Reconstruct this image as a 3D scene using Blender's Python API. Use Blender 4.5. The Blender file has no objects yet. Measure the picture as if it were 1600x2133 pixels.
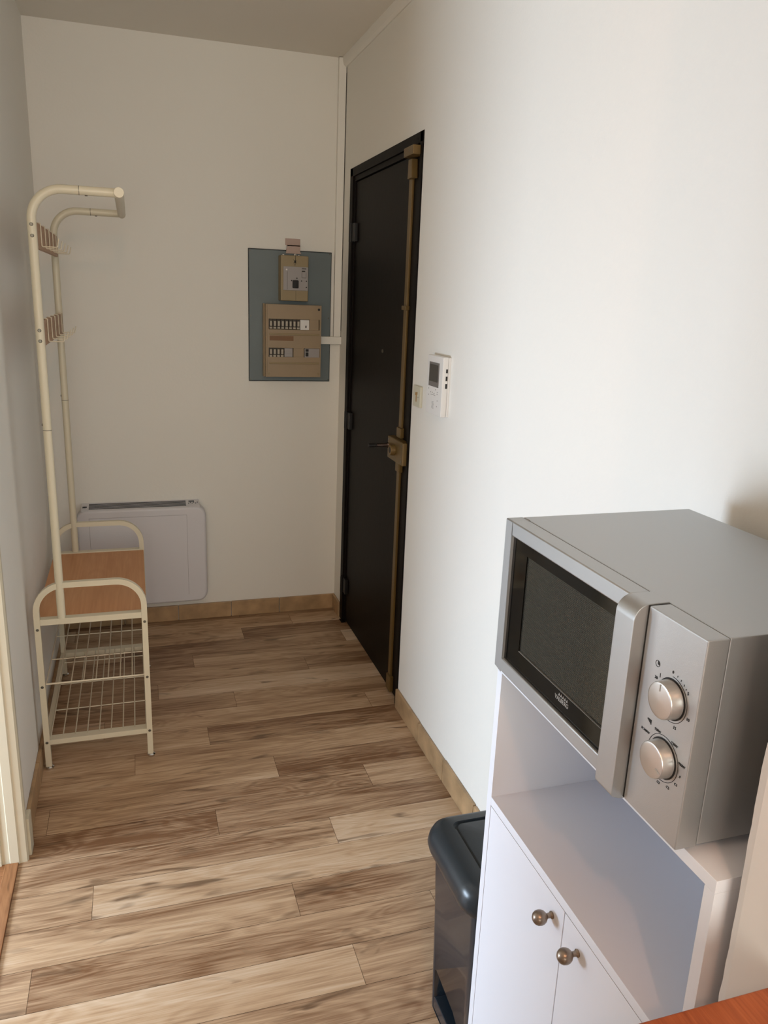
import bpy, bmesh, math, random
from mathutils import Vector, Matrix
random.seed(7)
S = bpy.context.scene
COL = S.collection
PI = math.pi

# ------------------------------------------------------------------ camera
cam_d = bpy.data.cameras.new('camera'); cam = bpy.data.objects.new('camera', cam_d); COL.objects.link(cam)
r = Vector((0.95383284, -0.29786558, 0.03845775)); u = Vector((0.04349318, 0.26368987, 0.96362648)); f = Vector((0.29717209, 0.91746594, -0.26447118))
M = Matrix(((r.x, u.x, -f.x, -0.9345), (r.y, u.y, -f.y, -3.6677), (r.z, u.z, -f.z, 1.5574), (0, 0, 0, 1)))
cam.matrix_world = M
cam_d.sensor_fit = 'VERTICAL'; cam_d.sensor_height = 24; cam_d.lens = 1624.98 / 2133 * 24
cam_d.clip_start = 0.02
S.camera = cam

# ------------------------------------------------------------------ light
S.view_settings.view_transform = 'Standard'; S.view_settings.look = 'None'
S.view_settings.exposure = 0.0; S.view_settings.gamma = 1; S.view_settings.use_curve_mapping = False
w = bpy.data.worlds.new('world'); S.world = w; w.use_nodes = True
w.node_tree.nodes['Background'].inputs[0].default_value = (0.72, 0.84, 1, 1)
w.node_tree.nodes['Background'].inputs[1].default_value = 1.0

def area(name, loc, target, sx, sy, power, col):
    d = bpy.data.lights.new(name, 'AREA'); d.shape = 'RECTANGLE'; d.size = sx; d.size_y = sy; d.energy = power; d.color = col
    o = bpy.data.objects.new(name, d); COL.objects.link(o); o.location = loc
    o.rotation_euler = (Vector(target) - Vector(loc)).to_track_quat('-Z', 'Z').to_euler()
    return o
area('daylight_side_window', (-2.93, -2.03, 0.74), (-1.3, -1.90, 0.32), 0.52, 1.25, 76, (0.67, 0.82, 1.0))
area('daylight_kitchen_window', (-1.12, -5.52, 1.55), (-1.10, -4.5, 1.52), 1.2, 1.3, 38, (0.99, 1.0, 0.89))

d = bpy.data.lights.new('kitchen_lamp', 'POINT'); d.energy = 17; d.color = (1.0, 0.5, 0.28); d.shadow_soft_size = 0.025
o = bpy.data.objects.new('kitchen_lamp', d); COL.objects.link(o); o.location = (-0.87, -4.28, 2.28)

H = 2.5504; LX = -1.2924; D0 = -0.1315; D1 = -1.0488

# ------------------------------------------------------------------ materials
def lin(h):
    c = [int(h[i:i+2], 16) / 255 for i in (0, 2, 4)]
    return tuple(x / 12.92 if x <= .04045 else ((x + .055) / 1.055) ** 2.4 for x in c) + (1,)
def mat(name, col, rough=.5, metal=0, bump=0, bscale=200, coat=0, var=0, vscale=3, spec=.5):
    m = bpy.data.materials.new(name); m.use_nodes = True
    n = m.node_tree.nodes; l = m.node_tree.links; b = n['Principled BSDF']
    c = lin(col) if isinstance(col, str) else col
    b.inputs['Base Color'].default_value = c; b.inputs['Roughness'].default_value = rough
    b.inputs['Metallic'].default_value = metal; b.inputs['Coat Weight'].default_value = coat
    b.inputs['Specular IOR Level'].default_value = spec
    tc = n.new('ShaderNodeTexCoord')
    if bump:
        t = n.new('ShaderNodeTexNoise'); t.inputs['Scale'].default_value = bscale; t.inputs['Detail'].default_value = 3
        l.new(tc.outputs['Object'], t.inputs['Vector'])
        bp = n.new('ShaderNodeBump'); bp.inputs['Strength'].default_value = bump; bp.inputs['Distance'].default_value = .002
        l.new(t.outputs['Fac'], bp.inputs['Height']); l.new(bp.outputs['Normal'], b.inputs['Normal'])
    if var:
        t = n.new('ShaderNodeTexNoise'); t.inputs['Scale'].default_value = vscale; t.inputs['Detail'].default_value = 4
        l.new(tc.outputs['Object'], t.inputs['Vector'])
        rr = n.new('ShaderNodeValToRGB'); e = rr.color_ramp.elements
        e[0].position = .3; e[1].position = .7
        e[0].color = tuple(x * (1 - var) for x in c[:3]) + (1,); e[1].color = tuple(min(1, x * (1 + var)) for x in c[:3]) + (1,)
        l.new(t.outputs['Fac'], rr.inputs['Fac']); l.new(rr.outputs['Color'], b.inputs['Base Color'])
    return m

def wood_mat(name, dark, mid, light, rough=.45, attr=True, axis='X', gscale=1.0, knots=.8, coat=0):
    """grain runs along UV u; v across. Colour attribute 'tone': r = lightness, g,b = random offset"""
    m = bpy.data.materials.new(name); m.use_nodes = True
    N = m.node_tree.nodes; L = m.node_tree.links; B = N['Principled BSDF']
    def nd(t, **k):
        x = N.new(t)
        for a, v in k.items():
            if hasattr(x, a): setattr(x, a, v)
        return x
    uv = nd('ShaderNodeUVMap'); uv.uv_map = 'UVMap'
    at = nd('ShaderNodeAttribute'); at.attribute_name = 'tone'
    sep = nd('ShaderNodeSeparateColor'); L.new(at.outputs['Color'], sep.inputs[0])
    comb = nd('ShaderNodeCombineXYZ'); 
    m1 = nd('ShaderNodeMath', operation='MULTIPLY'); m1.inputs[1].default_value = 37; L.new(sep.outputs[1], m1.inputs[0]); L.new(m1.outputs[0], comb.inputs[0])
    m2 = nd('ShaderNodeMath', operation='MULTIPLY'); m2.inputs[1].default_value = 53; L.new(sep.outputs[2], m2.inputs[0]); L.new(m2.outputs[0], comb.inputs[1]); L.new(m1.outputs[0], comb.inputs[2])
    add = nd('ShaderNodeVectorMath', operation='ADD'); L.new(uv.outputs[0], add.inputs[0]); L.new(comb.outputs[0], add.inputs[1])
    def noise(sx, sy, det, dist=0, rough_=.5):
        mp = nd('ShaderNodeMapping'); mp.inputs['Scale'].default_value = (sx * gscale, sy * gscale, 1); L.new(add.outputs[0], mp.inputs[0])
        t = nd('ShaderNodeTexNoise'); t.inputs['Scale'].default_value = 1; t.inputs['Detail'].default_value = det; t.inputs['Distortion'].default_value = dist
        t.inputs['Roughness'].default_value = rough_
        L.new(mp.outputs[0], t.inputs['Vector']); return t
    big = noise(1.5, 10, 2.0, .9)           # contours -> cathedral grain
    k = nd('ShaderNodeMath', operation='MULTIPLY'); k.inputs[1].default_value = 75; L.new(big.outputs['Fac'], k.inputs[0])
    s = nd('ShaderNodeMath', operation='SINE'); L.new(k.outputs[0], s.inputs[0])
    fib = noise(7, 240, 3, 0, .6)
    blot = noise(1.3, 9, 3, .7, .55)
    mid_n = noise(4.5, 95, 3, .5, .6)
    # value = .5 + .1*s + .5*(fib-.5) + .7*(blot-.5)
    def mad(a, mul, addn):
        x = nd('ShaderNodeMath', operation='MULTIPLY_ADD'); L.new(a, x.inputs[0]); x.inputs[1].default_value = mul
        if isinstance(addn, float): x.inputs[2].default_value = addn
        else: L.new(addn, x.inputs[2])
        return x.outputs[0]
    v = mad(s.outputs[0], .055, .5 - .3 - .5 - .25)
    v = mad(fib.outputs['Fac'], .6, v); v = mad(blot.outputs['Fac'], 1.0, v); v = mad(mid_n.outputs['Fac'], .5, v)
    v = mad(sep.outputs[0], .62, v)
    v2 = nd('ShaderNodeMath', operation='SUBTRACT'); L.new(v, v2.inputs[0]); v2.inputs[1].default_value = .31
    rp = nd('ShaderNodeValToRGB'); e = rp.color_ramp.elements
    e[0].position = .05; e[0].color = lin(dark); e[1].position = .95; e[1].color = lin(light)
    em = e.new(.48); em.color = lin(mid)
    L.new(v2.outputs[0], rp.inputs['Fac'])
    # knots and dark streaks
    kn = noise(4.0, 17, 2.5, 1.4)
    kr = nd('ShaderNodeValToRGB'); kr.color_ramp.elements[0].position = .60; kr.color_ramp.elements[0].color = (0, 0, 0, 1)
    kr.color_ramp.elements[1].position = .73; kr.color_ramp.elements[1].color = (knots, knots, knots, 1)
    L.new(kn.outputs['Fac'], kr.inputs['Fac'])
    mx = nd('ShaderNodeMix'); mx.data_type = 'RGBA'; L.new(kr.outputs['Color'], mx.inputs[0]); L.new(rp.outputs['Color'], mx.inputs[6])
    dk = tuple(x * .42 for x in lin(dark)[:3]) + (1,); mx.inputs[7].default_value = dk
    out = mx.outputs[2]
    L.new(out, B.inputs['Base Color'])
    B.inputs['Roughness'].default_value = rough; B.inputs['Coat Weight'].default_value = coat
    B.inputs['Specular IOR Level'].default_value = .4
    bp = nd('ShaderNodeBump'); bp.inputs['Strength'].default_value = .25; bp.inputs['Distance'].default_value = .0006
    L.new(fib.outputs['Fac'], bp.inputs['Height']); L.new(bp.outputs['Normal'], B.inputs['Normal'])
    return m

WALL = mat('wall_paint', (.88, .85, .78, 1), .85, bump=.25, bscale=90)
CEIL = mat('ceiling_paint', (.84, .79, .70, 1), .9, bump=.15, bscale=60)
TRIM = mat('cream_gloss_paint', 'd6cfb8', .4, bump=.1, bscale=30)
CREAM = mat('cream_metal', 'dcd3ba', .38)
CREAMW = mat('cream_wire', 'd8cdb4', .35)
CHROME = mat('chrome', 'd8d8d8', .18, 1)
DARKSC = mat('dark_screw', '6e6a60', .35, .7)
DOORM = mat('dark_brown_paint', '150f0b', .5, bump=.15, bscale=40, var=.12, vscale=2, spec=.1)
FRAMEM = mat('door_frame_paint', '130e0b', .55, bump=.2, bscale=60, spec=.1)
BLACKM = mat('black_hinge', '0c0a09', .5)
BRASS = mat('gold_lock_paint', '6c552c', .42, .25, var=.1, vscale=12)
LEVER = mat('old_white_plastic', 'b5aa98', .4)
BRASSD = mat('lock_hole', '1c130d', .6)
LAMI = mat('white_laminate', (.77, .78, .83, 1), .42)
SILVER = mat('silver_paint', (.45, .455, .455, 1), .42, .85, bump=.06, bscale=900)
SILVERK = mat('silver_knob', (.55, .54, .53, 1), .28, .75)
GLASSB = mat('black_glass', '070707', .08, spec=.35)
SCREEN = None
KNOBM = mat('antique_brass', (.30, .24, .19, 1), .32, .85, var=.15, vscale=60)
BINM = mat('anthracite_plastic', '232b33', .2, coat=.2)
BINL = mat('anthracite_lid', '252c31', .28, bump=.05, bscale=500)
BLUEP = mat('blue_grey_panel', '6a7475', .45, var=.06, vscale=6)
OLDPL = mat('aged_beige_plastic', 'a08a6c', .45, var=.04, vscale=8)
YELPL = mat('yellowed_plastic', '988560', .45)
GREYPL = mat('grey_plastic', 'a39c98', .4)
LABELB = mat('brown_label', '7d5832', .5)
WHITEPL = mat('white_plastic', 'e9e5df', .35)
SOCK = mat('cream_plastic', 'd2cdb8', .4)
TAN = mat('tan_mark', 'a8834a', .5)
INK = mat('black_print', '141210', .6)
GREYINK = mat('grey_print', '9a9a98', .5)
HEATW = mat('heater_white', (.74, .72, .74, 1), .45)
SLOT = mat('dark_slot', '2c343a', .6)
TILE = mat('beige_tile', 'b0916c', .35, bump=.1, bscale=30, var=.22, vscale=14)
GROUT = mat('grout', '5e4a38', .9)
PINKT = mat('pink_plastic_tag', 'bda294', .4)
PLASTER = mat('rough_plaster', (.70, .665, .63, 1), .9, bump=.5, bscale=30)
GLASS = bpy.data.materials.new('window_glass'); GLASS.use_nodes = True
_b = GLASS.node_tree.nodes['Principled BSDF']; _b.inputs['Transmission Weight'].default_value = 1; _b.inputs['Roughness'].default_value = 0; _b.inputs['IOR'].default_value = 1.02
FLOORM = wood_mat('oak_plank_vinyl', '7c593d', 'c2a382', 'e2cdb3', rough=.42, knots=.7)
OAK2 = wood_mat('side_room_wood', '7a4f30', 'a0704a', 'b58860', rough=.4)
SEATW = wood_mat('seat_wood', 'c48b5c', 'd29a6b', 'dfab7c', rough=.5, gscale=.6, knots=0)
HOOKW = wood_mat('hook_board_wood', 'a3795a', 'b08a6c', 'bc9778', rough=.5, gscale=.8, knots=0)
TABLEW = wood_mat('table_wood', '8a4322', 'a85a32', 'b86a3e', rough=.4, gscale=2.2, knots=.3)

# ------------------------------------------------------------------ mesh helpers
def empty(name, loc, label=None, cat=None, group=None, kind=None):
    o = bpy.data.objects.new(name, None); COL.objects.link(o); o.location = loc; o.empty_display_size = .05
    tag(o, label, cat, group, kind); return o
def tag(o, label=None, cat=None, group=None, kind=None):
    if label: o['label'] = label
    if cat: o['category'] = cat
    if group: o['group'] = group
    if kind: o['kind'] = kind
    return o
def wloc(o):
    v = Vector((0, 0, 0))
    while o is not None: v += Vector(o.location); o = o.parent
    return v

class MB:
    def __init__(s): s.bm = bmesh.new()
    def _add(s, t):
        me = bpy.data.meshes.new('t'); t.to_mesh(me); t.free(); s.bm.from_mesh(me); bpy.data.meshes.remove(me); return s
    def box(s, x0, x1, y0, y1, z0, z1, bev=0, seg=2):
        t = bmesh.new(); bmesh.ops.create_cube(t, size=1)
        for v in t.verts:
            v.co = Vector(((x0 + x1) / 2 + v.co.x * abs(x1 - x0), (y0 + y1) / 2 + v.co.y * abs(y1 - y0), (z0 + z1) / 2 + v.co.z * abs(z1 - z0)))
        if bev: bmesh.ops.bevel(t, geom=list(t.edges), offset=bev, segments=seg, profile=.5, affect='EDGES', clamp_overlap=True)
        return s._add(t)
    def prism(s, poly, axis, a, b, bev=0, seg=2):
        """poly in the two other axes (cyclic order kept as given: axis X->(y,z), Y->(x,z), Z->(x,y))"""
        def P(p, q):
            return {'X': (q, p[0], p[1]), 'Y': (p[0], q, p[1]), 'Z': (p[0], p[1], q)}[axis]
        t = bmesh.new(); A = [t.verts.new(P(p, a)) for p in poly]; Bv = [t.verts.new(P(p, b)) for p in poly]
        t.faces.new(A); t.faces.new(Bv[::-1]); n = len(poly)
        for i in range(n): t.faces.new((A[(i + 1) % n], A[i], Bv[i], Bv[(i + 1) % n]))
        bmesh.ops.recalc_face_normals(t, faces=t.faces)
        if bev:
            ed = [e for e in t.edges if (e.verts[0] in A) == (e.verts[1] in A)]
            bmesh.ops.bevel(t, geom=ed, offset=bev, segments=seg, profile=.5, affect='EDGES', clamp_overlap=True)
        return s._add(t)
    def cyl(s, p0, p1, r0, r1=None, n=20, bev=0):
        r1 = r0 if r1 is None else r1; p0 = Vector(p0); p1 = Vector(p1); d = p1 - p0
        t = bmesh.new(); bmesh.ops.create_cone(t, cap_ends=True, segments=n, radius1=r0, radius2=r1, depth=d.length)
        if bev:
            ed = [e for e in t.edges if all(len(fc.verts) == 4 for fc in e.link_faces) is False]
            bmesh.ops.bevel(t, geom=ed, offset=bev, segments=2, profile=.5, affect='EDGES')
        q = d.to_track_quat('Z', 'Y'); bmesh.ops.transform(t, matrix=Matrix.Translation((p0 + p1) / 2) @ q.to_matrix().to_4x4(), verts=t.verts)
        return s._add(t)
    def sphere(s, c, r, n=20, sc=(1, 1, 1)):
        t = bmesh.new(); bmesh.ops.create_uvsphere(t, u_segments=n, v_segments=n // 2 + 2, radius=r)
        for v in t.verts: v.co = Vector((c[0] + v.co.x * sc[0], c[1] + v.co.y * sc[1], c[2] + v.co.z * sc[2]))
        return s._add(t)
    def lathe(s, prof, c, axis, n=28):
        """prof (dist along axis, radius); axis vector"""
        ax = Vector(axis).normalized(); q = ax.to_track_quat('Z', 'Y').to_matrix(); c = Vector(c); t = bmesh.new(); rings = []
        for d, rad in prof:
            rings.append([t.verts.new(c + q @ Vector((rad * math.cos(2 * PI * i / n), rad * math.sin(2 * PI * i / n), d))) for i in range(n)])
        for a, b in zip(rings, rings[1:]):
            for i in range(n): t.faces.new((a[i], a[(i + 1) % n], b[(i + 1) % n], b[i]))
        t.faces.new(rings[0][::-1]); t.faces.new(rings[-1]); bmesh.ops.recalc_face_normals(t, faces=t.faces)
        return s._add(t)
    def sweep(s, path, prof, bn, close=False):
        """sweep a 2D profile (n, b) along a planar path whose plane normal is bn"""
        bn = Vector(bn).normalized(); P = [Vector(p) for p in path]; t = bmesh.new(); rings = []
        for i, p in enumerate(P):
            a = P[i] - P[i - 1] if i else P[1] - P[0]; b = P[i + 1] - P[i] if i < len(P) - 1 else P[i] - P[i - 1]
            a.normalize(); b.normalize(); tg = (a + b).normalized(); nn = bn.cross(tg).normalized()
            k = 1 / max(.3, tg.dot(b)); rings.append([t.verts.new(p + nn * q[0] * k + bn * q[1]) for q in prof])
        n = len(prof)
        for a, b in zip(rings, rings[1:]):
            for i in range(n): t.faces.new((a[i], a[(i + 1) % n], b[(i + 1) % n], b[i]))
        t.faces.new(rings[0][::-1]); t.faces.new(rings[-1]); bmesh.ops.recalc_face_normals(t, faces=t.faces)
        return s._add(t)
    def tube(s, path, r, bn, n=12):
        return s.sweep(path, [(r * math.cos(2 * PI * i / n), r * math.sin(2 * PI * i / n)) for i in range(n)], bn)
    def loft(s, secs, n=6):
        """secs: (x0,x1,y0,y1,r,z) rounded rectangles"""
        t = bmesh.new(); rings = []
        for x0, x1, y0, y1, rd, z in secs:
            rings.append([t.verts.new((p[0], p[1], z)) for p in rrect(x0, x1, y0, y1, rd, n)])
        m = len(rings[0])
        for a, b in zip(rings, rings[1:]):
            for i in range(m): t.faces.new((a[i], a[(i + 1) % m], b[(i + 1) % m], b[i]))
        t.faces.new(rings[0][::-1]); t.faces.new(rings[-1]); bmesh.ops.recalc_face_normals(t, faces=t.faces)
        return s._add(t)
    def text(s, body, size, org, right, up, depth=.0003, align='CENTER', rot=0, sx=1):
        c = bpy.data.curves.new('t', 'FONT'); c.body = body; c.size = size; c.extrude = depth; c.align_x = align; c.align_y = 'CENTER'; c.resolution_u = 3
        o = bpy.data.objects.new('t', c); COL.objects.link(o)
        dg = bpy.context.evaluated_depsgraph_get(); me = bpy.data.meshes.new_from_object(o.evaluated_get(dg))
        R_ = Vector(right); U_ = Vector(up); Nn = R_.cross(U_)
        ca, sa = math.cos(rot), math.sin(rot)
        for v in me.vertices:
            x = v.co.x * sx; y = v.co.y; x, y = x * ca - y * sa, x * sa + y * ca
            v.co = Vector(org) + R_ * x + U_ * y + Nn * v.co.z
        s.bm.from_mesh(me); bpy.data.meshes.remove(me); bpy.data.objects.remove(o); bpy.data.curves.remove(c); return s
    def uv_axes(s, ua, va, tones=None):
        """planar UVs: ua, va axis indices; tone colour per connected face set"""
        uv = (s.bm.loops.layers.uv.get('UVMap') or s.bm.loops.layers.uv.new('UVMap')); cl = s.bm.loops.layers.color.get('tone') or s.bm.loops.layers.color.new('tone')
        for fc in s.bm.faces:
            for lp in fc.loops:
                co = lp.vert.co; lp[uv].uv = (co[ua], co[va]); lp[cl] = tones or (.5, .3, .6, 1)
        return s
    def build(s, name, m, parent=None, smooth=35, origin=None):
        me = bpy.data.meshes.new(name)
        bmesh.ops.remove_doubles(s.bm, verts=s.bm.verts, dist=1e-6)
        if parent is not None: off = wloc(parent)
        elif origin is not None: off = Vector(origin)
        else:
            cs = [v.co for v in s.bm.verts]
            off = Vector(((min(c.x for c in cs) + max(c.x for c in cs)) / 2, (min(c.y for c in cs) + max(c.y for c in cs)) / 2, min(c.z for c in cs)))
        for v in s.bm.verts: v.co -= off
        s.bm.to_mesh(me); s.bm.free()
        me.materials.append(m)
        if smooth:
            for p in me.polygons: p.use_smooth = True
            me.set_sharp_from_angle(angle=math.radians(smooth))
        o = bpy.data.objects.new(name, me); COL.objects.link(o)
        if smooth:
            wn = o.modifiers.new('weighted_normal', 'WEIGHTED_NORMAL'); wn.keep_sharp = True; wn.weight = 80
        if parent is not None: o.parent = parent
        else: o.location = off
        return o

def split_build(b, name, m, parent, **kw):
    """every connected piece of the mesh becomes a part of its own"""
    bm = b.bm; bm.verts.ensure_lookup_table(); seen = set(); out = []
    for v0 in bm.verts:
        if v0 in seen: continue
        st, isl = [v0], {v0}
        while st:
            v = st.pop()
            for e in v.link_edges:
                w_ = e.other_vert(v)
                if w_ not in isl: isl.add(w_); st.append(w_)
        seen |= isl; nb = MB(); mp = {v: nb.bm.verts.new(v.co) for v in isl}
        for fc in {f_ for v in isl for f_ in v.link_faces}: nb.bm.faces.new([mp[v] for v in fc.verts])
        out.append(nb.build(name, m, parent, **kw))
    b.bm.free(); return out
def rrect(x0, x1, y0, y1, rd, n=6):
    out = []
    for cx, cy, a0 in ((x1 - rd, y1 - rd, 0), (x0 + rd, y1 - rd, PI / 2), (x0 + rd, y0 + rd, PI), (x1 - rd, y0 + rd, 1.5 * PI)):
        for i in range(n + 1):
            a = a0 + PI / 2 * i / n; out.append((cx + rd * math.cos(a), cy + rd * math.sin(a)))
    return out
def fillet(pts, rads, n=8):
    P = [Vector(p) for p in pts]; out = [P[0]]
    for i in range(1, len(P) - 1):
        rd = rads[i - 1] if isinstance(rads, (list, tuple)) else rads
        a = (P[i - 1] - P[i]).normalized(); b = (P[i + 1] - P[i]).normalized()
        ang = a.angle(b); d = rd / math.tan(ang / 2); c = P[i] + (a + b).normalized() * (rd / math.sin(ang / 2))
        s0 = P[i] + a * d - c; s1 = P[i] + b * d - c; tot = s0.angle(s1)
        for k in range(n + 1):
            tt = k / n; out.append(c + (s0 * math.sin((1 - tt) * tot) + s1 * math.sin(tt * tot)) / math.sin(tot))
    out.append(P[-1]); return out
def mesh_copy(o, name, parent, dloc=(0, 0, 0)):
    c = o.copy(); COL.objects.link(c); c.parent = parent; c.location = Vector(o.location) + Vector(dloc); return c
def struct(o): o['kind'] = 'structure'; return o

# ------------------------------------------------------------------ room shell
# plank floor (hall and kitchen)
def planks(name, m, x0, x1, y0, y1, w, ys, joints, L=1.0, z=0.0):
    b = MB(); bm = b.bm; uv = bm.loops.layers.uv.new('UVMap'); cl = bm.loops.layers.color.new('tone')
    rnd = random.Random(11)
    k = math.floor((ys - y1) / w)
    y = ys - k * w
    k = k  # row index, row k spans ys-k*w .. ys-(k+1)*w
    while ys - k * w > y0:
        ya = ys - k * w; yb = ys - (k + 1) * w
        j = joints.get(k, rnd.uniform(-1, 0))
        n0 = math.floor((x0 - j) / L); xx = j + n0 * L
        while xx < x1:
            a, c = max(xx, x0), min(xx + L, x1); t, bt = min(ya, y1), max(yb, y0)
            if c - a > .002 and t - bt > .002:
                col = (min(1, max(0, rnd.gauss(.5, .2))), rnd.random(), rnd.random(), 1)
                g = .0005
                vs = [bm.verts.new(p) for p in ((a + g, bt + g, z), (c - g, bt + g, z), (c - g, t - g, z), (a + g, t - g, z))]
                fc = bm.faces.new(vs)
                for lp in fc.loops: lp[uv].uv = (lp.vert.co.x, lp.vert.co.y); lp[cl] = col
            xx += L
        k += 1
    return b.build(name, m, smooth=0)
J = {-3: -.247, -2: -.499, -1: -.04, 0: -.745, 1: -.27, 2: -.9, 3: -.61, 4: -.096, 5: -.735, 6: -.991, 7: -.531, 8: -.241, 9: -.754, 10: -.42, 11: -1.10, 12: -.584, 13: -1.226, 14: -.478, 15: -.86}
# the slab under the planks carries the dark seams
fl = planks('floor', FLOORM, -1.302, .1, -5.6, .1, .1235, -.413, J)
struct(fl)
sl = MB().box(-4.1, .2, -5.7, .2, -.1, -.0008).build('floor_base', mat('seam_dark', '4a3526', .9), smooth=0); struct(sl)
sf = planks('floor_side_room', OAK2, -4.1, -1.335, -5.6, -.8, .09, -.413, {}, 1.2); struct(sf)
th = MB().box(-1.336, -1.3015, -3.8, -1.63, -.0007, .006, .002).uv_axes(1, 0, (.6, .2, .7, 1)).build('trim_3', OAK2); struct(th)

struct(MB().box(-4.15, .2, -5.75, .2, H, H + .1).build('ceiling', CEIL, smooth=0))
struct(MB().box(-1.45, .2, 0, .15, 0, H).build('wall_back', WALL, smooth=0))
b = MB(); b.box(0, .15, -3.14, D1, 0, H); b.box(0, .15, D1, D0, 2.09, H); b.box(0, .15, D0, 0, 0, H)
struct(b.build('wall_right', WALL, smooth=0))
# projecting wall beside the cabinet, with an uneven plastered arris
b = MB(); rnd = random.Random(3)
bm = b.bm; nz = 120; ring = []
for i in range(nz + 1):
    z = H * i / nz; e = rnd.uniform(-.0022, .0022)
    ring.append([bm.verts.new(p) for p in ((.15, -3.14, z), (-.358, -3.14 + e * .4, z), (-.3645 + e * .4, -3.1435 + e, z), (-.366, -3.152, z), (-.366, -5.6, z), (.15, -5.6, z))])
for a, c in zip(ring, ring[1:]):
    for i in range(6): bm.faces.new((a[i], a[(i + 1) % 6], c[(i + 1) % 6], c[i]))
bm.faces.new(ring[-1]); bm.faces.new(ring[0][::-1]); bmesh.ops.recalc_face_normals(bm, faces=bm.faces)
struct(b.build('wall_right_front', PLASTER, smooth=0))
struct(MB().box(LX - .1, LX, -1.60, 0, 0, H).build('wall_left', WALL, smooth=0))
# living space that gives the daylight
def wall_hole(axis, p0, p1, a0, a1, h0, h1, z0, z1):
    b = MB()
    def bb(s0, s1, u0, u1):
        if axis == 'X': b.box(p0, p1, s0, s1, u0, u1)
        else: b.box(s0, s1, p0, p1, u0, u1)
    bb(a0, h0, 0, H); bb(h1, a1, 0, H); bb(h0, h1, 0, z0); bb(h0, h1, z1, H); return b
struct(wall_hole('X', -3.12, -3.0, -5.6, -.8, -2.42, -1.64, .1, 1.85).build('wall_far_left', WALL, smooth=0))
struct(wall_hole('Y', -5.72, -5.6, -4.1, .15, -1.8, -.45, .85, 2.3).build('wall_front', WALL, smooth=0))
struct(MB().box(-4.1, LX - .1, -.9, -.8, 0, H).build('wall_side_room', WALL, smooth=0))
def window(name, axis, p, a0, a1, z0, z1):
    r_ = empty(name, (p, (a0 + a1) / 2, z0) if axis == 'X' else ((a0 + a1) / 2, p, z0), kind='structure')
    b = MB(); t = .05
    def bb(B, s0, s1, u0, u1, d=.03):
        if axis == 'X': B.box(p - d, p + d, s0, s1, u0, u1, .004)
        else: B.box(s0, s1, p - d, p + d, u0, u1, .004)
    bb(b, a0, a1, z0, z0 + t); bb(b, a0, a1, z1 - t, z1); bb(b, a0, a0 + t, z0 + t, z1 - t); bb(b, a1 - t, a1, z0 + t, z1 - t)
    mdl = (a0 + a1) / 2; bb(b, mdl - .03, mdl + .03, z0 + t, z1 - t)
    b.build('window_frame', TRIM, r_)
    g = MB(); bb(g, a0 + t, a1 - t, z0 + t, z1 - t, .003); g.build('window_pane', GLASS, r_)
struct(MB().box(LX - .1, LX, -3.5, -2.62, 0, H).build('wall_left_front', WALL, smooth=0))
struct(MB().box(LX - .1, LX, -2.62, -1.60, 2.06, H).build('wall_left_lintel', WALL, smooth=0))
window('window_1', 'X', -3.06, -2.42, -1.64, .1, 1.85)
window('window_2', 'Y', -5.66, -1.8, -.45, .85, 2.3)

# baseboards of beige tile
def tile_run(name, axis, p0, p1, start, end, joints, h=.078):
    b = MB(); cuts = sorted([start, end] + [j for j in joints if min(start, end) < j < max(start, end)])
    r2 = random.Random(5)
    for a, c in zip(cuts, cuts[1:]):
        hh = h + r2.uniform(-.003, .001)
        if axis == 'Y': b.box(p0, p1, a + .0012, c - .0012, 0, hh, .003)
        else: b.box(a + .0012, c - .0012, p0, p1, 0, hh, .003)
    return struct(b.build(name, TILE))
tile_run('baseboard_back', 'X', -.012, 0, LX, 0, [-.287, -.527, -.781, -1.03])
tile_run('baseboard_right', 'Y', -.012, 0, -3.15, D1 - .004, [-1.315, -1.56, -1.81, -2.06, -2.31, -2.56, -2.81], .082)
tile_run('baseboard_right_corner', 'Y', -.012, 0, D0 + .002, -.012, [-.07])
tile_run('baseboard_left', 'Y', LX, LX + .012, -1.57, -.012, [-.25, -.5, -.75, -1.0, -1.25, -1.5])

# ceiling moulding over the door wall
struct(MB().prism([(0, 2.5125), (-.006, 2.512), (-.016, 2.520), (-.020, 2.535), (-.020, H), (0, H)], 'Y', -3.16, -.001).build('trim_1', WALL))

# casing at the end of the left wall
b = MB()
prof = [(-1.392, -1.60), (-1.392, -1.63), (-1.345, -1.63), (-1.343, -1.624), (-1.325, -1.626), (-1.322, -1.631), (-1.300, -1.631), (-1.297, -1.628), (-1.280, -1.626), (-1.276, -1.618), (-1.279, -1.606),
        (-1.279, -1.586), (-1.284, -1.582), (-1.284, -1.565), (-1.2925, -1.563), (-1.2925, -1.60)]
b.prism(prof, 'Z', 0, 2.06)
b.box(-1.395, -1.280, -2.62, -1.60, 2.0, 2.06, .004); b.box(-1.395, -1.280, -2.65, -2.60, 0, 2.06, .004)
b.box(-1.2925, -1.270, -1.604, -1.556, 0, .12, .003)
struct(b.build('trim_2', TRIM))

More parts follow.
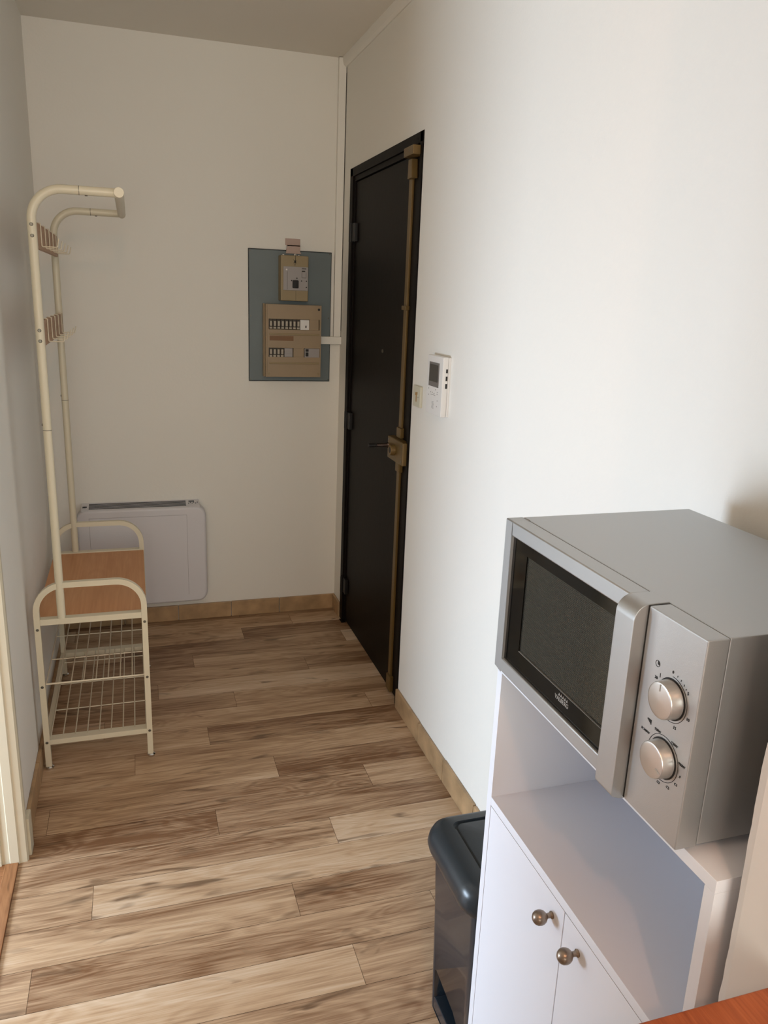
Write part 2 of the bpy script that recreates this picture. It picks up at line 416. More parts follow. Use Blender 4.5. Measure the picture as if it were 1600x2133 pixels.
# ------------------------------------------------------------------ entrance door
door = empty('door_1', (.02, (D0 + D1) / 2, 0), kind='structure')
b = MB(); fx0, fx1 = -.004, .12
b.box(fx0, fx1, D1, D1 + .024, 0, 2.09, .002); b.box(fx0, fx1, D0 - .045, D0, 0, 2.09, .002); b.box(fx0, fx1, D1, D0, 2.055, 2.09, .002)
b.box(.003, fx1, D1 + .024, D1 + .036, 0, 2.055, .002); b.box(.003, fx1, D0 - .058, D0 - .045, 0, 2.055, .002); b.box(.003, fx1, D1 + .03, D0 - .05, 2.034, 2.055, .002)
b.box(-.002, .004, D1 - .003, D1 + .002, 0, 2.09)
b.build('door_frame', FRAMEM, door)
MB().box(.010, .050, D1 + .037, D0 - .059, .008, 2.031, .0015).build('door_leaf', DOORM, door)
MB().box(-.012, .012, D0 - .075, D0 - .03, 0, .002).build('door_sill', FRAMEM, door)
for z in (1.826, 1.005, .195):
    b = MB(); b.cyl((-.008, D0 - .048, z - .04), (-.008, D0 - .048, z + .04), .0085, n=14, bev=.001); b.box(-.006, .010, D0 - .10, D0 - .03, z - .038, z + .038, .002)
    b.build('hinge', BLACKM, door)
b = MB(); b.cyl((.012, -.657, 1.354), (.006, -.657, 1.354), .0065); b.build('peephole', DARKSC, door)
b = MB(); b.box(-.03, .008, -1.030, -.934, 2.018, 2.048, .003); tk = b.build('bolt_keeper', BRASS, door)
k = MB(); k.cyl((-.0305, -.948, 2.026), (-.029, -.948, 2.026), .003); k.box(-.0305, -.0295, -.994, -.990, 2.030, 2.040); split_build(k, 'screw', DARKSC, tk)
b = MB(); b.prism([(-.931, 1.953), (-.976, 1.953), (-.972, 1.985), (-.970, 2.014), (-.934, 2.014), (-.933, 1.975)], 'X', -.012, .010, .002); b.build('bolt_housing', BRASS, door)
MB().box(.001, .0105, -.944, -.914, .075, 1.956, .002).build('bolt_rod', BRASS, door)
MB().box(-.005, .0105, -.952, -.906, 1.518, 1.533, .002).build('rod_guide', BRASS, door)
MB().box(-.006, .0105, -.956, -.912, 1.056, 1.094, .003).build('rod_collar', BRASS, door)
MB().box(-.006, .0105, -.958, -.914, .926, .966, .003).build('rod_collar', BRASS, door)
MB().box(-.006, .0105, -.962, -.914, .016, .082, .003).build('rod_foot', BRASS, door)
b = MB(); b.box(-.020, .0105, -1.034, -.855, .967, 1.052, .004, 3); lc = b.build('lock_case', BRASS, door)
b = MB(); b.lathe([(0, .021), (.014, .020), (.017, .0185)], (-.020, -.935, 1.010), (-1, 0, 0)); b.build('lock_cylinder', BRASS, lc)
b = MB(); b.lathe([(0, .011), (.0006, .011)], (-.0368, -.935, 1.010), (-1, 0, 0)); b.build('keyhole', BRASSD, lc)
for y_, z_ in ((-.869, 1.040), (-1.020, 1.038), (-.869, .979), (-1.020, .981)):
    MB().cyl((-.019, y_, z_), (-.0208, y_, z_), .0045, n=12).build('screw', DARKSC, lc)
b = MB(); b.lathe([(0, .011), (.008, .0105), (.012, .0075), (.052, .0062)], (-.014, -.862, 1.015), (-1, .0, .0)); hd = b.build('door_handle', mat('dark_chrome', '6a5a52', .25, .9), door)
b = MB(); b.lathe([(0, .0065), (.03, .0080), (.033, .006)], (-.066, -.862, 1.015), (-1, .0, .0)); b.build('handle_grip', BLACKM, hd)

# ------------------------------------------------------------------ electrical board
pn = empty('backing_panel', (-.24, -.006, 1.163), 'blue-grey metal panel with dark edge on the back wall behind the fuse box', 'panel')
MB().box(-.431, -.050, -.010, 0, 1.163, 1.748, .002).build('panel_edge', mat('panel_rim', '22282a', .5), pn)
MB().box(-.428, -.053, -.013, -.008, 1.167, 1.744, .002).build('panel_sheet', BLUEP, pn)
for x_, z_ in ((-.424, 1.738), (-.060, 1.740), (-.421, 1.456), (-.061, 1.456), (-.423, 1.172), (-.057, 1.172)):
    MB().lathe([(0, .0035), (.0015, .003)], (x_, -.013, z_), (0, -1, 0), 10).build('screw', DARKSC, pn)
br = empty('circuit_breaker', (-.23, -.013, 1.528), 'yellowed main circuit breaker with black switch, above the fuse box', 'circuit breaker')
MB().box(-.297, -.172, -.078, -.013, 1.528, 1.723, .004).build('housing', YELPL, br)
MB().box(-.286, -.174, -.0815, -.07, 1.574, 1.676, .002).build('front_plate', GREYPL, br)
MB().box(-.245, -.219, -.094, -.081, 1.584, 1.618, .003).build('switch', INK, br)
b = MB()
for x_, z_ in ((-.249, 1.616), (-.225, 1.627), (-.204, 1.616), (-.182, 1.616), (-.182, 1.589)): b.cyl((x_, -.081, z_), (x_, -.0825, z_), .0028, n=10)
b.box(-.2685, -.2675, -.0822, -.081, 1.577, 1.655); b.box(-.2295, -.2285, -.0782, -.077, 1.53, 1.572)
b.box(-.203, -.188, -.0822, -.081, 1.655, 1.660); b.box(-.203, -.183, -.0822, -.081, 1.667, 1.670)
b.box(-.203, -.202, -.0822, -.081, 1.63, 1.654); b.box(-.184, -.183, -.0822, -.081, 1.63, 1.654); b.box(-.203, -.183, -.0822, -.081, 1.629, 1.6305)
split_build(b, 'printed_mark', INK, br)
MB().cyl((-.272, -.081, 1.662), (-.272, -.084, 1.662), .0035, n=12).build('screw', WHITEPL, br)
b = MB(); b.tube([(-.231, -.079, 1.730), (-.232, -.0805, 1.705), (-.234, -.0805, 1.680)], .0008, (1, 0, 0), 6)
b.sphere((-.234, -.081, 1.697), .004, 10, (1, .5, 1.5)); b.tube([(-.242, -.0805, 1.706), (-.226, -.0805, 1.69)], .0006, (0, 1, 0), 5); b.tube([(-.227, -.0805, 1.703), (-.241, -.0805, 1.69)], .0006, (0, 1, 0), 5)
b.build('seal_wire', INK, br)
b = MB(); b.sphere((-.227, -.05, 1.727), .0055, 12); b.cyl((-.28, -.045, 1.722), (-.28, -.045, 1.728), .004, n=10); b.cyl((-.21, -.045, 1.722), (-.21, -.045, 1.727), .003, n=10); split_build(b, 'terminal', WHITEPL, br)
tg = empty('plastic_tag', (-.23, -.004, 1.735), 'small pinkish plastic tag on the back wall above the main circuit breaker', 'tag')
b = MB(); b.box(-.264, -.196, -.006, 0, 1.770, 1.798, .001); b.build('clip', PINKT, tg)
b = MB(); b.prism([(-.258, 1.770), (-.262, 1.742), (-.265, 1.733), (-.194, 1.733), (-.199, 1.742), (-.200, 1.770)], 'Y', -.022, -.013, .0005); b.prism([(-.258, 1.772), (-.200, 1.772), (-.2, 1.765), (-.258, 1.765)], 'Y', -.022, -.002); b.build('tab', PINKT, tg)

fb = empty('fuse_box', (-.235, -.013, 1.190), 'beige plastic fuse box with two rows of breakers on the blue-grey panel', 'fuse box')
b = MB(); fy = -.085
# front plate with two windows
def plate(b, y0, y1, x0, x1, z0, z1, holes):
    zs = sorted(set([z0, z1] + [h[2] for h in holes] + [h[3] for h in holes]))
    for za, zb in zip(zs, zs[1:]):
        xs = [x0]
        for h in holes:
            if h[2] <= za and h[3] >= zb: xs += [h[0], h[1]]
        xs.append(x1)
        for i in range(0, len(xs), 2):
            if xs[i + 1] - xs[i] > 1e-5: b.box(xs[i], xs[i + 1], y0, y1, za, zb)
plate(b, fy, fy + .004, -.358, -.112, 1.192, 1.510, [(-.352, -.119, 1.402, 1.449), (-.352, -.117, 1.280, 1.321)])
b.box(-.364, -.110, -.080, -.0135, 1.190, 1.280); b.box(-.364, -.110, -.080, -.0135, 1.321, 1.402); b.box(-.364, -.110, -.080, -.0135, 1.449, 1.512)
[b.box(xa, xb2, -.080, -.0135, za, zb) for xa, xb2 in ((-.364, -.352), (-.119, -.110)) for za, zb in ((1.280, 1.321), (1.402, 1.449))]; b.box(-.352, -.119, -.060, -.0135, 1.280, 1.449)
b.box(-.369, -.364, -.045, -.0135, 1.188, 1.513, .001)
b.build('housing', OLDPL, fb, smooth=0)
MB().box(-.166, -.123, fy + .001, fy + .012, 1.402, 1.449, .001).build('blank_cover', OLDPL, fb)
MB().box(-.2385, -.190, fy + .001, fy + .012, 1.280, 1.321, .001).build('blank_cover', OLDPL, fb)
b = MB(); b.box(-.350, -.120, fy - .004, fy, 1.378, 1.386, .002); b.build('label_rail', YELPL, fb)
b = MB(); b.box(-.350, -.120, fy - .004, fy, 1.249, 1.257, .002); b.build('label_rail', YELPL, fb)
MB().box(-.348, -.239, fy - .001, fy + .001, 1.353, 1.374).build('label_strip', LABELB, fb)
mat_dark_module = mat('fuse_recess', '4a4238', .6)
def module(x, z, w_=.0165):
    m_ = MB().box(x, x + w_, fy + .006, fy + .022, z, z + .041, .001).build('fuse_module', mat_dark_module, fb)
    MB().box(x + .004, x + w_ - .003, fy - .001, fy + .005, z + .012, z + .034, .0015).build('fuse_lever', LEVER, m_)
    MB().box(x + .002, x + w_ - .002, fy, fy + .005, z, z + .008, .001).build('fuse_tab', LEVER, m_)
for i in range(8): module(-.350 + i * .0178, 1.405)
for i in range(4): module(-.350 + i * .0172, 1.2805)
MB().box(-.2085, -.1675, fy - .001, fy + .012, 1.403, 1.447, .001).build('differential_switch', WHITEPL, fb)
MB().box(-.185, -.180, fy - .002, fy, 1.412, 1.422).build('test_button', INK, fb)
b = MB(); b.box(-.280, -.243, fy - .001, fy + .012, 1.281, 1.320, .001); b.box(-.278, -.246, fy - .003, fy, 1.296, 1.306, .001); b.build('transformer_module', GREYPL, fb)
MB().box(-.187, -.118, fy - .001, fy + .012, 1.280, 1.320, .001).build('main_switch', GREYPL, fb)
b = MB(); b.box(-.183, -.169, fy - .004, fy, 1.306, 1.317, .001); b.box(-.183, -.170, fy - .005, fy, 1.285, 1.303, .001); split_build(b, 'switch_rocker', INK, fb)
for x_, z_, m_ in ((-.350, 1.496, OLDPL), (-.123, 1.494, INK), (-.352, 1.205, YELPL), (-.122, 1.205, YELPL)):
    MB().lathe([(0, .0055), (.001, .0055)], (x_, fy, z_), (0, -1, 0), 16).build('screw', m_, fb)
ct = empty('cable_trunking', (-.016, -.01, 1.338), 'white painted cable trunking from the fuse box up the back corner', 'cable trunking')
MB().box(-.036, -.003, -.020, -.0002, 1.372, H - .002, .002).build('vertical_duct', WALL, ct)
MB().box(-.0035, -.0025, -.021, -.0005, 1.40, 2.49).build('gap_shadow', mat('gap_shade', '3a2e22', .9), ct)  # dark strip painted in as the shade between duct and right wall
b = MB(); b.box(-.1095, -.001, -.034, -.0135, 1.338, 1.373, .003); b.box(-.049, -.001, -.016, 0, 1.340, 1.371, .001); b.build('horizontal_duct', WALL, ct)

# ------------------------------------------------------------------ heater
ht = empty('wall_heater', (-.93, 0, .12), 'white flat electric wall heater behind the coat rack', 'heater')
b = MB(); poly = rrect(-1.212, -.645, .122, .590, .045, 8)
b.prism(poly, 'Y', -.083, -.012, .012, 3); b.box(-1.17, -.69, -.014, 0, .16, .57)
b.build('housing', HEATW, ht)
b = MB(); b.prism([(-.078, .586), (-.0005, .586), (-.0005, .606), (-.072, .591)], 'X', -1.19, -.672, .002); b.build('top_cover', HEATW, ht)
b = MB()
for i in range(5):
    y = -.014 - i * .0115; z = .606 + (y + .0005) * .21
    b.prism([(y, z - .001), (y, z + .0012), (y - .005, z + .0002), (y - .005, z - .002)], 'X', -1.158, -.733)
b.build('grille', SLOT, ht)
b = MB(); b.box(-.720, -.695, -.026, -.018, .6020, .6042); 
for i in range(6): b.box(-.722 + i * .008, -.719 + i * .008, -.045 + (i % 2) * .008, -.042 + (i % 2) * .008, .597, .6002 + (i % 2) * .002)
split_build(b, 'control_key', SLOT, ht)
b = MB(); [b.prism([(x_, -.050), (x_ + .004, -.044), (x_, -.038), (x_ + .002, -.038), (x_ + .006, -.044), (x_ + .002, -.050)], 'Z', .594, .6005) for x_ in (-1.184, -1.178, -1.172)]; b.build('logo', SLOT, ht)
b = MB(); b.box(-1.158, -.733, -.0838, -.0825, .5535, .5545); b.box(-1.1585, -1.1575, -.0838, -.0825, .16, .5545); b.box(-.7335, -.7325, -.0838, -.0825, .16, .5545); b.build('panel_seam', mat('heater_seam', '8d8788', .6), ht)

# ------------------------------------------------------------------ intercom and phone socket
ic = empty('video_intercom', (-.0125, -1.36, 1.20), 'white video intercom with small dark screen on the right wall beside the door', 'intercom')
MB().box(-.008, 0, -1.398, -1.262, 1.203, 1.387, .001).build('back_plate', WHITEPL, ic)
MB().box(-.027, -.008, -1.398, -1.262, 1.202, 1.388, .003).build('housing', WHITEPL, ic)
sc_ = MB().box(-.0285, -.026, -1.369, -1.284, 1.291, 1.367, .0005).build('screen_frame', mat('intercom_grey', '6e6863', .4), ic)
MB().box(-.0292, -.028, -1.362, -1.291, 1.307, 1.360).build('screen', mat('intercom_screen', '2e2b27', .2), sc_)
b = MB()
for y, z in ((-1.285, 1.282), (-1.345, 1.283), (-1.305, 1.272), (-1.320, 1.272), (-1.335, 1.270), (-1.362, 1.276), (-1.362, 1.270), (-1.288, 1.262), (-1.365, 1.250), (-1.363, 1.232)):
    b.box(-.0278, -.0268, y - .002, y + .002, z - .0015, z + .0015)
b.box(-.0276, -.0268, -1.345, -1.305, 1.264, 1.2655)
for i in range(6): b.box(-.0276, -.0268, -1.335, -1.318, 1.222 + i * .004, 1.2232 + i * .004)
split_build(b, 'button', mat('intercom_print', 'a39c96', .5), ic)
for z0_, z1_ in ((1.340, 1.352), (1.316, 1.330), (1.292, 1.307)):
    MB().box(-.016, -.010, -1.3986, -1.397, z0_, z1_, .0005).build('side_slot', INK, ic)
so = empty('phone_socket', (-.005, -1.125, 1.197), 'cream square telephone socket between the door frame and the white intercom', 'socket')
MB().box(-.010, 0, -1.160, -1.088, 1.198, 1.270, .002).build('plate', SOCK, so)
b = MB(); b.prism([(-1.112, 1.247), (-1.134, 1.250), (-1.134, 1.241), (-1.127, 1.240), (-1.127, 1.216), (-1.119, 1.216), (-1.119, 1.238), (-1.112, 1.237)], 'X', -.0106, -.009); b.build('jack', TAN, so)
MB().cyl((-.0108, -1.142, 1.233), (-.009, -1.142, 1.233), .0018, n=10).build('screw', DARKSC, so)

# ------------------------------------------------------------------ coat rack with bench
rk = empty('coat_rack', (-1.10, -.83, 0), 'cream metal coat rack with wooden bench seat and wire shoe shelves against the left wall', 'coat rack')
XL, XR, YN, YF = -1.263, -.9385, -1.170, -.490
sq = [(-.009, -.009), (.009, -.009), (.009, .009), (-.009, .009)]
for y in (YN, YF):
    path = fillet([(XL, y, .012), (XL, y, .648), (XR, y, .648), (XR, y, .012)], .085, 12)
    e_ = MB().sweep(path, sq, (0, 1, 0)).build('end_frame', CREAM, rk)
    s = 1 if y == YN else -1
    MB().box(XL + .009, XR - .009, min(y - .009, y - .009 + .026 * s) if s > 0 else y - .017, (y + .017) if s > 0 else y + .009, .517, .537, .001).build('seat_crossbar', CREAM, rk)
    MB().box(XL + .009, XR - .009, (y - .009) if s > 0 else y - .024, (y + .024) if s > 0 else y + .009, .092, .110, .001).build('low_crossbar', CREAM, rk)
    for x in (XL, XR):
        b = MB(); b.lathe([(0, .012), (.004, .0135), (.008, .0135), (.012, .008)], (x + .002, y, 0), (0, 0, 1), 16); b.build('foot', CHROME, rk)
        if y == YN:
            for z in (.503, .303, .101):
                MB().lathe([(0, .0048), (.002, .0035)], (x, y - .009, z), (0, -1, 0), 12).build('screw', DARKSC, e_)
for x in (XL, XR):
    MB().box(x - .009, x + .009, YN + .009, YF - .009, .094, .108, .001).build('side_rail', CREAM, rk)
st = MB().box(XL - .006, XR + .007, YN + .017, YF - .017, .518, .533, .0015).uv_axes(1, 0, (.5, .2, .4, 1)).build('seat', SEATW, rk)
def shelf(z, thick):
    b = MB(); x0, x1 = XL + .010, XR - .010
    for i in range(9):
        x = x0 + (x1 - x0) * i / 8; b.cyl((x, YN + .012, z), (x, YF - .012, z), .0020 if 0 < i < 8 else .0024, n=8)
    for k, y in enumerate((YN + .012, YN + .195, YN + .39, YN + .575, YF - .012)):
        b.cyl((x0, y, z - .002), (x1, y, z - .002), thick if k in (0, 4) else .0021, n=8)
    return b.build('wire_shelf', CREAMW, rk)
shelf(.305, .0032); shelf(.109, .002)
PX = -1.190
for y in (YN, YF):
    path = fillet([(PX, y, .536), (PX, y, 1.815), (-.955, y, 1.815)], .085, 12)
    p_ = MB().tube(path, .0125, (0, 1, 0), 18).build('upright_pole', CREAM, rk)
    b = MB(); b.cyl((PX, y, 1.138), (PX, y, 1.1395), .01285, n=20); b.cyl((-1.062, y, 1.815), (-1.0605, y, 1.815), .01285, n=20); split_build(b, 'joint_ring', DARKSC, p_)
    for z in (1.717, 1.687, 1.429, 1.399):
        MB().lathe([(0, .0052), (.002, .0038)], (PX, y - .0118, z), (0, -1, 0), 12).build('screw', DARKSC, p_)
    b = MB(); b.lathe([(0, .0045), (.002, .0035)], (PX - .0122, y, 1.155), (-1, 0, 0), 12); b.lathe([(0, .0045), (.002, .0035)], (-1.043, y, 1.803), (0, 0, -1), 12); split_build(b, 'screw', DARKSC, p_)
rod = MB().cyl((-.955, YN - .022, 1.815), (-.955, YF + .022, 1.815), .0140, n=24, bev=.001).build('top_rod', CREAM, rk)
def hook_board(z0, z1):
    hb = MB().box(PX - .001, PX + .011, YN + .006, YF - .006, z0, z1, .001).uv_axes(1, 2, (.5, .6, .1, 1)).build('hook_board', HOOKW, rk)
    xf = PX + .011
    for i in range(5):
        y = -1.085 + i * .125
        pth = fillet([(xf - .010, y, z1 + .002), (xf + .003, y, z1 + .002), (xf + .003, y, z0 + .008), (xf + .045, y, z0 + .008), (xf + .050, y, z0 + .032)], [.002, .004, .004], 4)
        MB().tube(pth, .0017, (0, 1, 0), 8).build('coat_hook', CREAMW, hb)
hook_board(1.655, 1.725); hook_board(1.385, 1.457)

# ------------------------------------------------------------------ white cabinet
CX, CY0, CY1, CT = -.3746, -2.5929, -3.1229, .9803
cb = empty('microwave_cabinet', (-.19, (CY0 + CY1) / 2, 0), 'white kitchen cabinet with open niche and two round-knobbed doors under the microwave', 'cabinet')
t = .016
MB().box(CX, -.016, CY0 - t, CY0, 0, CT - t, .0006).build('side_panel', LAMI, cb)
MB().box(CX, -.016, CY1, CY1 + t, 0, CT - t, .0006).build('side_panel', LAMI, cb)
MB().box(CX, -.016, CY1, CY0, CT - t, CT, .0006).build('top_panel', LAMI, cb)
MB().box(CX, -.020, CY1 + t, CY0 - t, .712, .728, .0006).build('shelf', LAMI, cb)
MB().box(CX + .02, -.020, CY1 + t, CY0 - t, .06, .076).build('bottom_panel', LAMI, cb)
MB().box(-.020, -.016, CY1 + t, CY0 - t, .06, CT - t).build('back_panel', LAMI, cb)
MB().box(CX + .03, CX + .045, CY1 + t, CY0 - t, 0, .06).build('plinth', LAMI, cb)
for y0, y1, ky in ((-2.8618, CY0 - t - .0015, -2.832), (CY1 + t + .0015, -2.8636, -2.905)):
    d_ = MB().box(CX, CX + .016, y0, y1, .062, .7105, .0008).build('door', LAMI, cb)
    b = MB(); b.lathe([(0, .0055), (.002, .0058), (.004, .004), (.009, .0038), (.011, .0060), (.0135, .0088), (.017, .0106), (.021, .0113), (.0255, .0106), (.029, .0085), (.0315, .005), (.0325, .0005)], (CX, ky, .679), (-1, 0, 0), 28)
    b.build('knob', KNOBM, d_)

# ------------------------------------------------------------------ microwave
MX, MY0, MY1, MZ0, MZ1 = -.3993, -2.6262, -3.0833, .9923, 1.2393
mw = empty('microwave', (-.23, (MY0 + MY1) / 2, CT), 'silver microwave oven with black glass door and two dials on top of the white cabinet', 'microwave')
MB().box(-.371, -.065, MY1 + .001, MY0 - .001, MZ0 + .001, MZ1, .002).build('body', SILVER, mw)
b = MB()
for x in (-.34, -.09):
    for y in (MY0 - .05, MY1 + .05): b.cyl((x, y, CT), (x, y, MZ0 + .002), .012, n=14)
split_build(b, 'foot', INK, mw)
# door frame around the window
dr = MB(); y0w, y1w, z0w, z1w = -2.9500, -2.6485, 1.0145, 1.2170; yd0, yd1 = -2.9500, MY0
def xbox(b, ya, yb, za, zb, xa=MX, xb_=-.3715, bev=0): b.box(xa, xb_, ya, yb, za, zb, bev)
outer = [(MY0, MZ0 + .003), (MY0, MZ1 - .003), (MY0 - .003, MZ1), (yd0, MZ1), (yd0, MZ0), (MY0 - .003, MZ0)]
bm = dr.bm
def ringface(bm, x, outer, inner):
    pass
xbox(dr, y1w, MY0, MZ0, MZ1); xbox(dr, yd0, y1w, z1w, MZ1); xbox(dr, yd0, y1w, MZ0, z0w)
bmesh.ops.remove_doubles(dr.bm, verts=dr.bm.verts, dist=1e-5)
ed = [e for e in dr.bm.edges if all(abs(v.co.x - MX) < 1e-5 for v in e.verts) and e.calc_face_angle(0) > 1]
door_o = dr.build('door', SILVER, mw)
bv = door_o.modifiers.new('bevel', 'BEVEL'); bv.width = .0018; bv.segments = 2; bv.limit_method = 'ANGLE'; bv.angle_limit = 1.0
def frame_ring(b, x0, x1, yo0, yo1, zo0, zo1, yi0, yi1, zi0, zi1):
    b.box(x0, x1, yo0, yi0, zo0, zo1); b.box(x0, x1, yi1, yo1, zo0, zo1); b.box(x0, x1, yi0, yi1, zo0, zi0); b.box(x0, x1, yi0, yi1, zi1, zo1)
g = MB(); frame_ring(g, -.3945, -.374, y0w - .001, y1w + .001, z0w - .001, z1w + .001, -2.9500, -2.693, 1.046, 1.198)
gl = g.build('door_glass', GLASSB, door_o, smooth=0)
# perforated screen behind the glass
SCREEN = bpy.data.materials.new('perforated_screen'); SCREEN.use_nodes = True
N = SCREEN.node_tree.nodes; Lk = SCREEN.node_tree.links; B_ = N['Principled BSDF']
tc = N.new('ShaderNodeTexCoord'); vo = N.new('ShaderNodeTexVoronoi'); vo.inputs['Scale'].default_value = 420; vo.inputs['Randomness'].default_value = 0
Lk.new(tc.outputs['Object'], vo.inputs['Vector']); rp = N.new('ShaderNodeValToRGB'); rp.color_ramp.elements[0].position = .35; rp.color_ramp.elements[0].color = (.012, .012, .010, 1)
rp.color_ramp.elements[1].position = .5; rp.color_ramp.elements[1].color = (.045, .044, .036, 1); Lk.new(vo.outputs['Distance'], rp.inputs['Fac']); Lk.new(rp.outputs['Color'], B_.inputs['Base Color'])
B_.inputs['Roughness'].default_value = .12; B_.inputs['Specular IOR Level'].default_value = .4
MB().box(-.3925, -.376, -2.9505, -2.693, 1.046, 1.198).build('door_screen', SCREEN, door_o, smooth=0)
MB().box(-.3947, -.3925, -2.9500, -2.693, 1.0452, 1.0462).build('screen_trim', mat('trim_grey', '6c6c68', .4), door_o)
b = MB(); R_, U_ = (0, -1, 0), (0, 0, 1)
b.text('VALBERG', .0092, (-.3947, -2.8255, 1.0325), R_, U_, sx=.93)
for i in range(5):
    yy = -2.8165 - i * .0052; b.prism([(yy, 1.0378), (yy - .0032, 1.0378), (yy - .0016, 1.0418)], 'X', -.3950, -.3944)
b.build('logo', GREYINK, door_o)
# handle strip, rounded over the top edge
cx_, cz_, rr = -.3965, 1.2205, .0195
poly = [(-.3715, 1.2402)] + [(cx_ - rr * math.sin(a), cz_ + rr * math.cos(a)) for a in [PI / 2 * i / 10 for i in range(11)]] + \
       [(cx_ - rr * math.cos(a), MZ0 + .007 - .009 * math.sin(a)) for a in [PI / 2 * i / 6 for i in range(7)]] + [(-.3715, MZ0 - .002)]
b = MB().prism(poly, 'Y', -2.9855, -2.9500, .0012, 2); b.build('door_handle', SILVER, door_o, smooth=40)
MB().box(-.3990, -.3715, -2.9872, -2.9850, MZ0 + .001, MZ1 - .0005).build('seam', INK, mw)
cp = MB().box(MX, -.3715, MY1, -2.9872, MZ0, MZ1, .002).build('control_panel', SILVER, mw)
def dial(zc, mark, name='dial'):
    yc = -3.043; b = MB(); b.lathe([(0, .0205), (.001, .0215), (.0135, .0205), (.0150, .0198), (.0156, .0175), (.0160, 0.0005)], (MX, yc, zc), (-1, 0, 0), 48)
    d = b.build(name, SILVERK, cp)
    m_ = MB(); a = mark; c, s_ = math.sin(a), math.cos(a)
    p0 = Vector((MX - .0160, yc - c * .0185, zc + s_ * .0185)); p1 = Vector((MX - .0163, yc - c * .011, zc + s_ * .011)); m_.cyl(p0, p1, .0005, n=6); m_.build('pointer', GREYINK, d)
    g = MB(); g.lathe([(0, .0232), (.0004, .0232)], (MX + .0001, yc, zc), (-1, 0, 0), 48); 
    g.build('dial_gap', INK, cp)
    g = MB()
    return yc
Z1, Z2, YC = 1.1535, 1.0815, -3.043
dial(Z1, -.05); dial(Z2, 1.95)
pr = MB()
def arc(zc, rad, a0, a1, wdt=.0005):
    n = 40; pts = [(MX - .0002, YC - rad * math.sin(a0 + (a1 - a0) * i / n), zc + rad * math.cos(a0 + (a1 - a0) * i / n)) for i in range(n + 1)]
    pr.tube(pts, wdt * .6, (1, 0, 0), 6)
def lab(zc, rad, deg, s_, size=.0050, sx=1):
    a = math.radians(deg); pr.text(s_, size, (MX - .0003, YC - rad * math.sin(a), zc + rad * math.cos(a)), R_, U_, depth=.0002, sx=sx)
arc(Z1, .0255, math.radians(-5), math.radians(205)); arc(Z2, .0262, math.radians(-76), math.radians(205))
for d_, s_ in ((-5, '0'), (52, '5'), (106, '10'), (157, '15'), (-68, '30')): lab(Z1, .0305, d_, s_)
for d_, s_ in ((10, '1'), (22, '2'), (34, '3'), (43, '4')): lab(Z1, .0295, d_, s_, .0028)
lab(Z2, .0365, -66, 'M.300W', .0042); lab(Z2, .0295, -27, '520W', .0042); lab(Z2, .0300, 31, '730W', .0042); lab(Z2, .0325, 72, '900W', .0042)
for d_, s_ in ((97, '//'), (121, 'C1'), (151, 'C2'), (181, 'C3')): lab(Z2, .0310, d_, s_, .0042)
pr.tube([(MX - .0002, -3.0142 - .0036 * math.sin(2 * PI * i / 20), 1.1815 + .0036 * math.cos(2 * PI * i / 20)) for i in range(21)], .0003, (1, 0, 0), 5)
pr.prism([(-3.0142, 1.1810), (-3.0142, 1.1845), (-3.0172, 1.1830), (-3.0172, 1.1805)], 'X', MX - .0003, MX + .0001)
for i in range(5): pr.box(MX - .0003, MX + .0001, -3.0105 - i * .0015, -3.0116 - i * .0015, 1.1113 - i * .0009, 1.1135)
pr.box(MX - .0003, MX, -3.0212, -3.0204, 1.168, 1.173)
pr.build('dial_markings', INK, cp)

# ------------------------------------------------------------------ pedal bin
bn = empty('pedal_bin', (-.21, -2.46, 0), 'anthracite plastic pedal bin standing between the wall and the white cabinet', 'pedal bin')
b = MB(); b.loft([(-.345, -.075, -2.560, -2.352, .012, 0), (-.350, -.073, -2.563, -2.350, .016, .006), (-.360, -.066, -2.570, -2.346, .022, .30), (-.368, -.060, -2.576, -2.342, .026, .47)], 8)
body = b.build('body', BINM, bn)
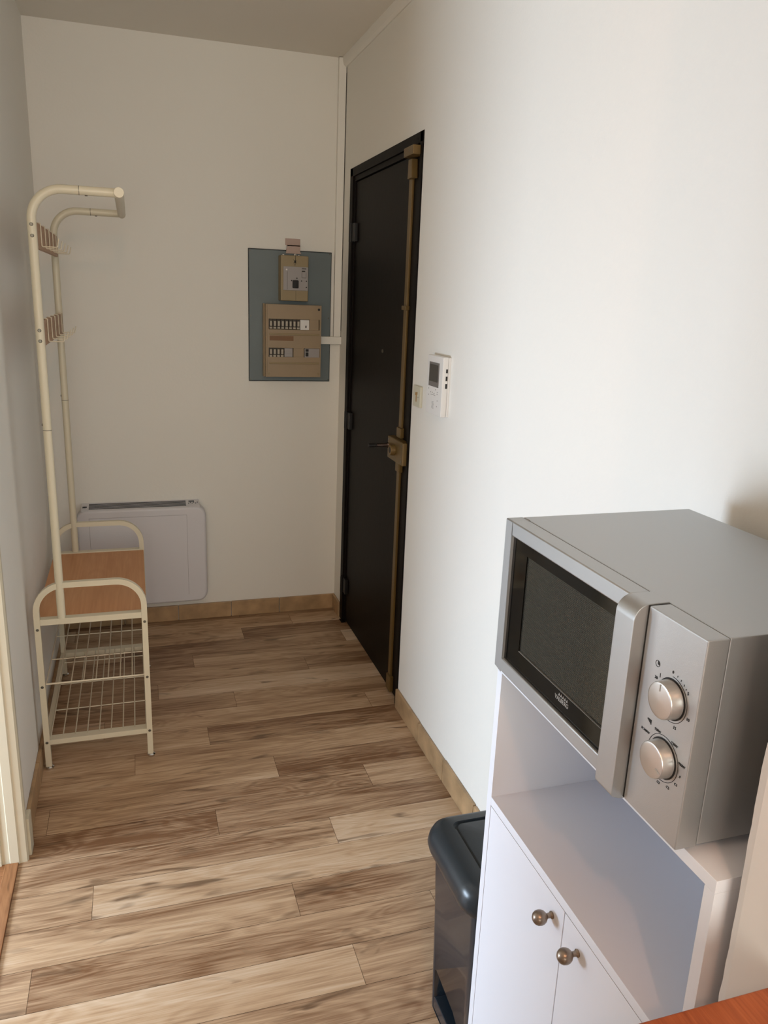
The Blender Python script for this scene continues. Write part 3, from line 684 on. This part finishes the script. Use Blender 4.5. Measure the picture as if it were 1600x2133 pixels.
# pedal recess cut out of the front
cut = MB().prism([(-2.374, .006), (-2.374, .118), (-2.384, .126), (-2.48, .112), (-2.506, .095), (-2.512, .006)], 'X', -.42, -.30).build('cut', BINM, bn)
md = body.modifiers.new('cut', 'BOOLEAN'); md.operation = 'DIFFERENCE'; md.object = cut; md.solver = 'EXACT'
dg = bpy.context.evaluated_depsgraph_get(); me = bpy.data.meshes.new_from_object(body.evaluated_get(dg)); body.modifiers.clear(); body.data = me
bpy.data.objects.remove(cut)
b = MB(); b.prism([(-2.378, .020), (-2.378, .046), (-2.386, .052), (-2.500, .052), (-2.508, .046), (-2.508, .020)], 'X', -.354, -.303, .003); b.build('pedal', BINM, bn)
b = MB()
x0, x1, y0, y1 = -.391, -.050, -2.5895, -2.333
b.loft([(x0 + .014, x1 - .012, y0 + .010, y1 - .010, .045, .4300), (x0 + .004, x1 - .004, y0 + .003, y1 - .003, .05, .442), (x0, x1, y0, y1, .052, .458), (x0 + .003, x1 - .003, y0 + .003, y1 - .003, .05, .474), (x0 + .010, x1 - .010, y0 + .009, y1 - .009, .043, .4865),
        (x0 + .020, x1 - .020, y0 + .018, y1 - .018, .036, .4945), (x0 + .028, x1 - .028, y0 + .026, y1 - .026, .028, .4975), (x0 + .050, x1 - .050, y0 + .042, y1 - .042, .018, .499),
        (x0 + .052, x1 - .052, y0 + .044, y1 - .044, .017, .4945), (x0 + .056, x1 - .056, y0 + .048, y1 - .048, .015, .4945), (x0 + .059, x1 - .059, y0 + .051, y1 - .051, .014, .4985), (x0 + .12, x1 - .12, y0 + .10, y1 - .10, .008, .5003)], 8)
b.build('lid', BINL, bn, smooth=50)

# ------------------------------------------------------------------ wooden table in the foreground
tb = empty('wooden_table', (-.75, -3.7, 0), 'reddish brown wooden table top at the bottom right corner, against the plastered wall', 'table')
MB().box(-1.10, -.3685, -4.15, -3.2215, .922, .950, .003).uv_axes(1, 0, (.5, .4, .3, 1)).build('tabletop', TABLEW, tb)
for x in (-1.06, -.43):
    for y in (-4.11, -3.262):
        MB().box(x - .022, x + .022, y - .022, y + .022, 0, .923, .003).uv_axes(2, 0).build('leg', TABLEW, tb)
